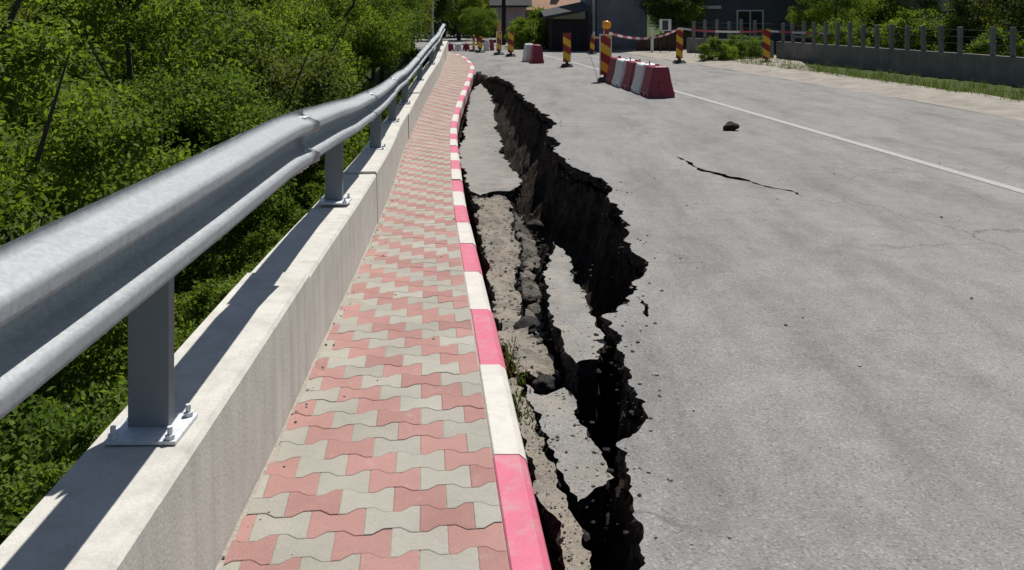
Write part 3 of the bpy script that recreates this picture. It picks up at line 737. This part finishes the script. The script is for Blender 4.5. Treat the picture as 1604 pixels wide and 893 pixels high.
b = gp(1064, 99); beacon('striped beacon holding the warning tape before the low wall', b, .35, 1.0, lean=(.0, .02))
beacon('small leaning striped beacon by the grey house with white cap', gp(926.5, 85), .3, .62, .2, lamp='stub', lean=(0, .12))
beacon('striped beacon standing right of the tall pole with orange lamp', gp(800, 88.5), .15, .80, .24)
beacon('white-framed striped beacon topped by a tall orange lamp', gp(781.5, 86), .5, .78, .2, True, 'cone')
beacon('small far striped beacon near the end of the pavement', gp(752, 82.5), .4, .55, .2)
beacon('thin far striped beacon seen nearly edge-on beside the low barriers', gp(742, 81), 1.2, .6, .2)
b2 = (8.6, 30.2, .02); beacon('striped beacon at the right end of the warning tape', b2, .1, 1.0)

# warning tape strung between beacons
def mk_tape():
    m = mat('warning_tape', rough=.5); b = NB(m); w = b.world(); sx = b.n('ShaderNodeSeparateXYZ'); b.l(w, sx.inputs[0])
    k = b.math('FRACT', b.math('MULTIPLY', b.math('ADD', sx.outputs[0], sx.outputs[1]), .8))
    b.col(b.mix(b.ramp(k, [(.49, 0), (.51, 1)]), (.66,.64,.63), (.48,.10,.11))); return m
M['tape'] = mk_tape()
tp = [at(929, 55, 37.7), at(952, 51, 22.6), at(1064, 44.5, 30.8), Vector((8.6, 30.2, 1.13)), Vector((13.5, 31.5, 1.15))]
v = []; f = []
for (a, b_), sag in zip(zip(tp, tp[1:]), (.12, .24, .07, .1)):
    for i in range(17):
        t = i/16; p = a.lerp(b_, t) - Vector((0, 0, sag*4*t*(1-t))); tw = .35*math.sin(t*9)
        v += [tuple(p+Vector((0, -.035*math.sin(tw), -.035*math.cos(tw)))), tuple(p+Vector((0, .035*math.sin(tw), .035*math.cos(tw))))]
        if i: o = len(v); f.append((o-4, o-2, o-1, o-3))
tag(pyd('warning_tape', v, f, M['tape']), 'red and white warning tape sagging between the striped beacons', 'tape')

# ------------------------------------------------------------------ houses and fences
def windowp(parent, x0, x1, z0, z1, y, n=2):
    w = empty('window', ((x0+x1)/2, y, z0), 0, parent); hw = (x1-x0)/2; h = z1-z0
    bm = bmesh.new(); t = .07
    for q in ((-hw, -hw+t, 0, h), (hw-t, hw, 0, h), (-hw+t, hw-t, 0, t), (-hw+t, hw-t, h-t, h)): box(bm, q[0], q[1], -.05, -.002, q[2], q[3])
    if n == 2: box(bm, -.03, .03, -.045, -.002, t, h-t)
    obj('frame', bm, M['trim'], w)
    bxo('pane', (-hw+t, hw-t, -.02, -.004, t, h-t), M['glass'], w); bxo('sill', (-hw-.06, hw+.06, -.11, -.002, -.06, -.002), M['trim'], w)
def gable_roof(parent, x0, x1, y0, y1, ze, zr, m, over=.45, axis='x', th=.12):
    bm = bmesh.new()
    if axis == 'x':
        ym = (y0+y1)/2; s = (zr-ze)/((y1-y0)/2)
        prof = [(y0-over, ze-over*s), (ym, zr), (y1+over, ze-over*s)]
        A = [[bm.verts.new((x, p[0], p[1]+d)) for p in prof for d in (0, th)] for x in (x0-over, x1+over)]
    else:
        xm = (x0+x1)/2; s = (zr-ze)/((x1-x0)/2)
        prof = [(x0-over, ze-over*s), (xm, zr), (x1+over, ze-over*s)]
        A = [[bm.verts.new((p[0], y, p[1]+d)) for p in prof for d in (0, th)] for y in (y0-over, y1+over)]
    a, b_ = A
    for i, j in ((1, 3), (3, 5)): bm.faces.new((a[i], b_[i], b_[j], a[j]))
    for i, j in ((0, 2), (2, 4)): bm.faces.new((a[i], a[j], b_[j], b_[i]))
    for i, j in ((0, 1), (4, 5)): bm.faces.new((a[i], a[j], b_[j], b_[i]))
    for r_ in (a, b_): bm.faces.new((r_[0], r_[1], r_[3], r_[2])); bm.faces.new((r_[2], r_[3], r_[5], r_[4]))
    bmesh.ops.recalc_face_normals(bm, faces=bm.faces[:]); return obj('roof', bm, m, parent)
def walls(parent, x0, x1, y0, y1, z0, z1, m, gable=None):
    bm = bmesh.new(); box(bm, x0, x1, y0, y1, z0, z1)
    return obj('wall', bm, m, parent)
GZ = -.55
hA = tag(empty('house', (5, 42, GZ)), 'tall blue-grey plastered house side behind the framed striped panel', 'house')
def H(e): return e.location
def local(e, *d):  # world box to local
    return (d[0]-e.location.x, d[1]-e.location.x, d[2]-e.location.y, d[3]-e.location.y, d[4]-e.location.z, d[5]-e.location.z)
bxo('wall', local(hA, 3.98, 6.35, 42, 52, GZ, 5.2), M['grey_wall'], hA); gable_roof(hA, -1.0, 1.35, 0, 10, 5.7, 7.6, M['dark_roof'])
bm = bmesh.new(); tube(bm, (-1.18, -.1, 0), (-1.18, -.1, 5.6), .075, n=12); obj('downpipe', bm, M['trim'], hA)
bxo('corner_strip', (-1.45, -1.021, .15, 1.2, 0, 5.5), M['grey_wall'], hA)
bxo('plinth', local(hA, 3.95, 6.38, 41.94, 41.998, GZ, .25), M['low_wall'], hA)
hB = tag(empty('shed', (2.6, 41, GZ)), 'low dark wooden shed with sloping roof left of the grey house', 'shed')
bxo('wall', local(hB, 1.75, 3.5, 41.2, 45, GZ, 1.45), M['dark_wood'], hB)
for i in range(9):
    bxo('board', local(hB, 1.76+i*.193, 1.76+i*.193+.182, 41.15+.01*(i % 2), 41.198, GZ, 1.42), M['dark_wood'], hB)
bm = bmesh.new(); vs = [(-1.15, -.5, 2.0), (1.0, -.5, 2.42), (1.0, 4.4, 2.75), (-1.15, 4.4, 2.3)]
vs = [bm.verts.new(p) for p in vs] + [bm.verts.new((p[0], p[1], p[2]+.14)) for p in vs]
for q in ((3,2,1,0),(4,5,6,7),(0,1,5,4),(1,2,6,5),(2,3,7,6),(3,0,4,7)): bm.faces.new([vs[i] for i in q])
obj('roof', bm, M['dark_roof'], hB)
for x in (-.8, .85):
    bm = bmesh.new(); tube(bm, (x, -.35, 0), (x, -.35, 2.06+(x+1)*.18), .06, n=8); obj('porch_post', bm, M['dark_wood'], hB)
hC = tag(empty('house', (2.6, 58, -1)), 'house with sunlit pale terracotta roof rising behind the dark shed', 'house')
bxo('wall', local(hC, .9, 5.2, 58, 64, -1, 2.1), M['cream_wall'], hC); rC = gable_roof(hC, -1.7, 2.6, 0, 6, 3.15, 5.2, M['tile'])
bm = bmesh.new(); box(bm, .3, .75, 1.0, 1.45, 3.4, 5.2); obj('chimney', bm, M['brown_wood'], rC)
hD = tag(empty('house', (0, 54, -.6)), 'house with pale pinkish boarded wall behind the utility pole', 'house')
bxo('wall', local(hD, -.95, .8, 54, 60, -.6, 2.25), M['pink_wall'], hD)
for i in range(9): bxo('board', local(hD, -.95+i*.195, -.95+i*.195+.185, 53.96+.008*(i % 2), 53.998, -.6, 2.2), M['pink_wall'], hD)
gable_roof(hD, -.95, .8, 0, 6, 2.9, 4.4, M['dark_roof'], .4)
hE = tag(empty('house', (12, 43, -.4)), 'dark slate-blue house behind the fence on the right', 'house')
bxo('wall', local(hE, 8.9, 15.5, 43, 51, -.4, 3.4), M['blue_wall'], hE); gable_roof(hE, -3.1, 3.5, 0, 8, 3.8, 6.2, M['dark_roof'])
bxo('white_fascia', (-2.95, -1.95, -.08, -.002, 2.35, 2.5), M['trim'], hE)
windowp(hE, -1.2, .1, 1.0, 2.3, 0); windowp(hE, 1.5, 2.8, 1.0, 2.3, 0)
hF = tag(empty('house', (22, 40, -.4)), 'cream plastered house at the far right behind bushes', 'house')
bxo('wall', local(hF, 18.2, 26, 40, 48, -.4, 3.2), M['cream_wall'], hF); gable_roof(hF, -3.8, 4, 0, 8, 3.6, 6, M['tile'])
windowp(hF, -2.8, -1.5, 1.0, 2.3, 0); windowp(hF, 0, 1.3, 1.0, 2.3, 0)

# dark board gate in front of the yard, and the fence with its low wall to the right
gt = tag(empty('board_gate', (6.2, 39.2, -.05)), 'dark brown board gate with sloping top between grey house and low wall', 'gate')
for i in range(11):
    x0 = -.75+i*.175; h0 = .55+.06*i; bxo('board', (x0, x0+.165, -.02+.006*(i % 2), .02, 0, h0), M['brown_wood'], gt)
bxo('rail', (-.75, 1.18, .022, .07, .2, .3), M['brown_wood'], gt)
def fence(label, pts, hw, hp, step=.74):
    fn = tag(empty('yard_fence', (pts[0][0], pts[0][1], -.1)), label, 'fence', 'fences along the yards'); O = Vector(pts[0])
    for a, b in zip(pts, pts[1:]):
        a, b = Vector(a)-O, Vector(b)-O; d = (b-a).normalized(); n = Vector((-d.y, d.x))*.09; L = (b-a).length
        bm = bmesh.new(); vs = [bm.verts.new((p.x, p.y, z)) for z in (-.1, hw) for p in (a-n, b-n, b+n, a+n)]
        for q in ((3,2,1,0),(4,5,6,7),(0,1,5,4),(1,2,6,5),(2,3,7,6),(3,0,4,7)): bm.faces.new([vs[i] for i in q])
        bmesh.ops.recalc_face_normals(bm, faces=bm.faces[:]); obj('low_wall', bm, M['low_wall'], fn)
        for i in range(int(L/step)):
            p = a+d*(i+.5)*step; bm = bmesh.new(); box(bm, -.05, .05, -.05, .05, 0, hp-hw+random.uniform(-.05, .05), .008); o = obj('post', bm, M['low_wall'], fn)
            o.location = (p.x, p.y, hw+.001); o.rotation_euler = (random.gauss(0, .015), random.gauss(0, .015), math.atan2(d.y, d.x))
        for z in (.35, .6, .85):
            bm = bmesh.new(); z = hw+(hp-hw)*z; tube(bm, (*(a+n*.7), z), (*(b+n*.7), z), .007, n=6); obj('wire', bm, M['dark_metal'], fn)
fence('old low concrete fence wall with pale posts behind the verge shrub', [(7.4, 37.5), (9.6, 33)], .8, 1.55)
fence('concrete fence wall following the right edge of the road', [(9.75, 32.7), (11.6, 22), (12.6, 12), (13.2, 4)], .8, 1.5)
sg = tag(empty('notice_board', (at(1042, 39, 38).x, 38, 0)), 'small white-framed notice board with dark centre beside the gate', 'notice board')
bm = bmesh.new(); tube(bm, (-.2, 0, 0), (-.2, 0, 1.0), .02, n=8); obj('post', bm, M['dark_metal'], sg); bm = bmesh.new(); tube(bm, (.2, 0, 0), (.2, 0, 1.0), .02, n=8); obj('post', bm, M['dark_metal'], sg)
bxo('board', (-.25, .25, -.035, -.021, .98, 1.48), M['white_metal'], sg); bxo('poster', (-.13, .12, -.04, -.036, 1.02, 1.43), M['blue_wall'], sg)
mp_ = tag(empty('marker_post', (at(1021.5, 50, 38).x, 38, -.05)), 'short white marker post standing left of the notice board', 'post')
bxo('shaft', (-.055, .055, -.05, .05, 0, 1.2), M['white_metal'], mp_); bxo('cap', (-.062, .062, -.057, .057, 1.201, 1.24), M['low_wall'], mp_)

def pole(label, x, y, z0, h, r, m, arm=False):
    e = tag(empty('utility_pole', (x, y, z0)), label, 'pole'); bm = bmesh.new(); tube(bm, (0, 0, 0), (0, 0, h), r, r*.65, n=12); obj('shaft', bm, m, e)
    if arm:
        bm = bmesh.new(); tube(bm, (-.6, 0, h-.5), (.6, 0, h-.5), .04, n=8); obj('crossarm', bm, m, e)
        for q in (-.5, 0, .5):
            bm = bmesh.new(); tube(bm, (q, 0, h-.46), (q, 0, h-.3), .035, n=8); obj('insulator', bm, M['trim'], e)
    else:
        bm = bmesh.new(); tube(bm, (0, 0, h-.02), (.9, -.2, h+.25), .03, n=8); obj('arm', bm, m, e); bxo('lamp_head', (.8, 1.3, -.32, -.12, h+.2, h+.3), m, e)
pole('dark wooden utility pole before the pinkish house', at(789, 60, 49).x, 49, -.5, 8, .13, M['dark_wood'], True)
pole('thin grey lamp post rising among the trees left of guardrail tip', at(677.5, 60, 40).x, 40, -1.5, 8.5, .055, M['galv'])

# ------------------------------------------------------------------ trees, bushes, grass
def leaf_mesh(name, n, rad, size, clumps, seed, mats, shape=(1, 1, 1), hollow=.45):
    r = np.random.default_rng(seed)
    d = r.normal(size=(clumps, 3)); d /= np.linalg.norm(d, axis=1)[:, None]; rr_ = hollow+(1-hollow)*r.random(clumps)**.6
    C = d*rr_[:, None]*rad*np.array(shape)*.86
    cs = rad*(.14+.14*r.random(clumps)); ct = r.random(clumps)*.55
    ci = r.integers(0, clumps, n); off = r.normal(size=(n, 3)); off /= np.linalg.norm(off, axis=1)[:, None]
    Pp = C[ci] + off*(cs[ci]*(r.random(n)**.45))[:, None]*[1, 1, .75]
    ax = r.normal(size=(n, 3)); ax[:, 2] -= .35; ax /= np.linalg.norm(ax, axis=1)[:, None]
    up = r.normal(size=(n, 3))*.7; up[:, 2] += 1; sd = np.cross(ax, up); sd /= np.linalg.norm(sd, axis=1)[:, None]
    nn = np.cross(sd, ax); L = size*(.6+.8*r.random(n))[:, None]
    a = Pp; b = Pp+ax*L*.5+sd*L*.3+nn*L*.06; c = Pp+ax*L; e = Pp+ax*L*.5-sd*L*.3+nn*L*.06
    V = np.stack([a, b, c, e], 1).reshape(-1, 3); F = np.arange(n*4).reshape(n, 4)
    F = np.concatenate([F[:, [0, 1, 2]], F[:, [0, 2, 3]]])
    me = bpy.data.meshes.new(name); me.from_pydata(V.tolist(), [], F.tolist()); me.update()
    T = np.repeat(np.clip(ct[ci]+.45*r.random(n), 0, 1), 4); me.attributes.new('tint', 'FLOAT', 'POINT').data.foreach_set('value', T.astype(np.float32))
    me.materials.append(mats); return me
def trunk_mesh(h, r, seed, limbs=6, spread=1.4):
    rn = random.Random(seed); bm = bmesh.new(); p = Vector((0, 0, 0)); pts = [p.copy()]
    for i in range(5): p = p+Vector((rn.gauss(0, .08), rn.gauss(0, .08), h/5)); pts.append(p.copy())
    for i in range(5): tube(bm, pts[i], pts[i+1], r*(1-.15*i), r*(1-.15*(i+1)), n=8, cap=False)
    for k in range(limbs):
        a = rn.random()*6.28; s = pts[2+k % 4]; m = s+Vector((math.cos(a)*spread*.5, math.sin(a)*spread*.5, .45)); e = s+Vector((math.cos(a)*spread, math.sin(a)*spread, 1.2+rn.random()*.6))
        tube(bm, s, m, r*.4, r*.28, n=6, cap=False); tube(bm, m, e, r*.28, r*.08, n=6, cap=False)
    me = bpy.data.meshes.new('trunk'); bm.to_mesh(me); bm.free(); me.materials.append(M['bark']); return me
crowns = [leaf_mesh('crown', n_, 2.3, z_, c_, 20+i, M[m_], sh_) for i, (n_, z_, c_, m_, sh_) in enumerate([(34000, .085, 80, 'leaf', (1, 1, .95)), (30000, .095, 70, 'leaf_mid', (.95, 1, 1.05)), (36000, .075, 95, 'leaf', (1.1, 1, .85)), (32000, .09, 75, 'leaf_light2', (.9, .9, 1.1))])]
crownsL = [leaf_mesh('crown', 20000, 2.2, .11, 90, 40, M['leaf_light'], (.85, .85, 1.3))]
crownsD = [leaf_mesh('crown', 22000, 2.3, .12, 100, 50+i, M['leaf_dark'], (1, 1, 1.15)) for i in range(2)]
bushes = [leaf_mesh('foliage', 11000, 1.0, .065, 70, 60+i, M['leaf'], (1.1, 1.1, .8), .3) for i in range(3)]
trunks = [trunk_mesh(4.2, .13, i) for i in range(3)]
def tree(label, x, y, ztop, sc, cr, i, group='leafy trees below the guardrail', name='leafy_tree', zb=None):
    zg = terr(x, y) - .1 if zb is None else zb
    e = tag(empty(name, (x, y, zg)), label, 'tree', group)
    c = bpy.data.objects.new('crown', cr); COL.objects.link(c); c.parent = e
    zc = ztop-zg-2.15*sc; c.location = (0, 0, zc); c.scale = (sc, sc, sc); c.rotation_euler = (0, 0, i*1.7)
    t = bpy.data.objects.new('trunk', trunks[i % 3]); COL.objects.link(t); t.parent = e; th = max(1.0, zc+.6*sc); t.scale = (sc, sc, th/4.2); t.rotation_euler = (0, 0, i*2.3)
    return e
def bush(label, x, y, sc, i, me=None, group=None, z=None):
    zg = terr(x, y) if z is None else z
    e = tag(empty('bush', (x, y, zg)), label, 'bush', group)
    c = bpy.data.objects.new('foliage', me or bushes[i % 3]); COL.objects.link(c); c.parent = e; c.location = (0, 0, .62*sc); c.scale = (sc, sc, sc); c.rotation_euler = (0, 0, i*1.3)
    t = bpy.data.objects.new('stem', trunks[i % 3]); COL.objects.link(t); t.parent = e; t.scale = (.3*sc, .3*sc, .12*sc); t.location = (0, 0, -.05)
    return e
LT = 'leafy green tree in the dense growth on the slope beyond the guardrail'
trees = [(-5.2,9.5,1.1,.85,0),(-6.8,7.0,1.7,1.0,1),(-5.0,13.5,1.35,.9,2),(-7.4,12,2.6,1.1,3),(-4.9,17.5,1.6,.85,1),(-7.0,17,3.2,1.15,0),(-5.2,21.5,1.5,.95,3),(-8.2,22,4.4,1.3,2),
         (-5.0,26,2.9,.95,0),(-8.0,28,4.8,1.35,1),(-4.8,31,3.6,.95,2),(-7.6,34,1.9,1.1,3),(-10.5,15,3.1,1.2,1),(-10.2,9,2.6,1.15,2),(-12.5,20,3.4,1.3,0),(-13.5,12,3.6,1.35,3),
         (-12.5,27,4.6,1.4,2),(-9.2,5.0,2.2,1.0,0),(-12.0,6.5,3.0,1.2,1),(-16.5,17,4.4,1.5,2),(-17,25,5.2,1.6,1),(-5.2,36.5,4.6,1.05,1),(-15.5,33,5.6,1.6,0),(-10.5,38,5.8,1.5,3),(-22,22,5.5,1.7,3),(-22,32,6,1.7,2)]
for i, (x, y, zt, sc, k) in enumerate(trees):
    if (-.9 < x/y < -.1): tree(LT, x, y, zt, sc, crowns[k], i)
DT = 'dark leafy tree standing just past the end of the guardrail'
tree(DT, -4.9, 43, 5.5, 1.1, crownsD[0], 3, 'dark trees past the guardrail end', zb=-.6); tree(DT, -6.9, 46, 6, 1.3, crownsD[1], 5, 'dark trees past the guardrail end', zb=-1)
tree('bright yellow-green slender tree above the end of the pavement', -3.4, 58, 6.2, 1.15, crownsL[0], 2, None, zb=-.4)
tree('rounded mid-green tree far behind the low barriers', -1.9, 66, 4.2, 1.2, crowns[1], 4, None, zb=-.4)
tree('dark bushy tree closing the far end of the road', -5.2, 66, 6.5, 1.5, crownsD[1], 6, None, zb=-.4)
tree('green tree standing left of the pinkish house', -1.9, 50.5, 2.4, .55, crowns[2], 7, None, zb=-.2)
tree('dark tree behind the notice board above the low wall', at(1043, 0, 41).x, 41.2, 3.4, .5, crownsD[0], 8, None, zb=-.4)
tree('lighter tree behind the gate, its top out of view', at(1062, 0, 42).x, 42.5, 4.0, .75, crowns[3], 9, None, zb=-.4)
tree('large tree behind the slate-blue house end on the right', 16.8, 41, 5.5, 1.3, crowns[0], 10, None, zb=-.4)
tree('big dark tree at the right beyond the cream house', 27, 43, 7, 1.6, crownsD[1], 11, None, zb=-.4)
BT = 'green bush growing behind the parapet wall under the guardrail'
for i in range(24):
    y = 2.6+i*1.25; x = float(wx(min(y, 37)))-.36-random.uniform(.9, 1.7); bush(BT, x, y, random.uniform(.55, .85), i, None, 'bushes behind the parapet')
for i in range(16):
    y = 3.0+i*2.0; x = float(wx(min(y, 37)))-random.uniform(2.6, 3.8); bush('leafy bush on the slope between parapet and trees', x, y, random.uniform(.9, 1.3), i+2, None, 'bushes on the slope')
bush('green shrub in front of the dark shed and pinkish house', at(835, 60, 44).x, 44, 1.35, 1, None, None, -.3); bush('upright green shrub left of the dark shed', at(848, 50, 46).x, 46, 1.7, 2, None, None, -.3)
bush('low shrub at the foot of the pinkish house', at(812, 70, 47).x, 47, .8, 0, None, None, -.2)
bush('dense low green shrub on the gravel verge before the low wall', at(1123, 88, 31.5).x, 31.5, .72, 2, None, None, -.1)
bush('second low shrub at the verge, right of the dense one', 8.4, 32.8, .8, 1, None, None, -.1)
for i, (x, y, sc, lab) in enumerate([(11.6, 31.5, 1.15, 'leafy shrub behind the fence below the slate-blue house'), (12.9, 28.2, 1.45, 'broad shrub leaning over the right roadside fence'), (13.2, 24.0, 1.0, 'smaller shrub behind the right roadside fence'), (14.4, 21.5, 1.6, 'tall shrub behind the fence near the right edge')]):
    bush(lab, x, y, sc, i, None, None, -.05)
tree('spreading yard tree behind the right roadside fence', 15.5, 27.5, 4.6, 1.1, crowns[1], 12, None, zb=-.2)
tree('dark yard tree behind the tall right shrub', 17.5, 24.5, 5.2, 1.25, crownsD[0], 13, None, zb=-.2)
tree('loose green yard tree in front of the slate-blue house', 12.8, 36, 3.9, .8, crowns[2], 14, None, zb=-.2)
# grass and weeds: along the gritty strip by the kerb, and on the verge
def grass(name, spots, n, hgt, label):
    V, F, T = [], [], []
    for _ in range(n):
        x, y, z = random.choice(spots); a = random.random()*6.28; h = hgt*(.4+random.random()); w = .0035+.006*hgt; lx, ly = random.gauss(0, .4)*h, random.gauss(0, .4)*h
        x += random.gauss(0, .03); y += random.gauss(0, .03); o = len(V); dx, dy = math.cos(a)*w, math.sin(a)*w
        V += [(x-dx, y-dy, z), (x+dx, y+dy, z), (x+lx*.5+dx*.6, y+ly*.5+dy*.6, z+h*.7), (x+lx, y+ly, z+h*.9), (x+lx*.5-dx*.6, y+ly*.5-dy*.6, z+h*.7)]
        F += [(o, o+1, o+2, o+4), (o+4, o+2, o+3)]; T += [random.random()]*5
    ob = pyd(name, V, F, M['grass']); ob.data.attributes.new('tint', 'FLOAT', 'POINT').data.foreach_set('value', T); tag(ob, label, 'grass', kind='stuff')
spots = []
for y in np.arange(3.9, 5.3, .03):
    x = float(kx(y))+KW+.02+abs(random.gauss(0, .03)); spots.append((x, y, float(kz(y))-.07))
grass('weeds', spots, 330, .035, 'sparse dry weeds in the grit beside the kerb')
spots = [(x, y, max(terr(x, y), -.1)) for x, y in [(rr(y)+1.3+random.random()**2*1.9, y) for y in np.random.default_rng(3).uniform(12, 34, 900)] if True]
grass('verge_grass', spots, 5000, .2, 'tufts of green grass on the right verge')
spots = [(x, y, terr(x, y)) for x, y in [(float(wx(min(y, 37)))-.45-random.random()*5, y) for y in np.random.default_rng(4).uniform(1.5, 37, 2500)]]
grass('slope_grass', spots, 26000, .35, 'long grass on the slope below the parapet')
# wooded hill far behind
v = []; f = []; hx = np.linspace(-420, 420, 141); hy = np.linspace(150, 420, 50)
for y in hy:
    for x in hx:
        t = (y-150)/270; z = -6 + 85*t**.8*(.75+.5*noise.noise(Vector((x*.006, y*.004, 2)))) + 3.5*abs(noise.noise(Vector((x*.13, y*.13, 1)))) + 2.5*noise.noise(Vector((x*.3, y*.3, 7))); v.append((x, y, z))
n = len(hx); f = [(r*n+c, r*n+c+1, (r+1)*n+c+1, (r+1)*n+c) for r in range(len(hy)-1) for c in range(n-1)]
tag(pyd('hill', v, f, M['forest'], smooth=False), kind='structure')
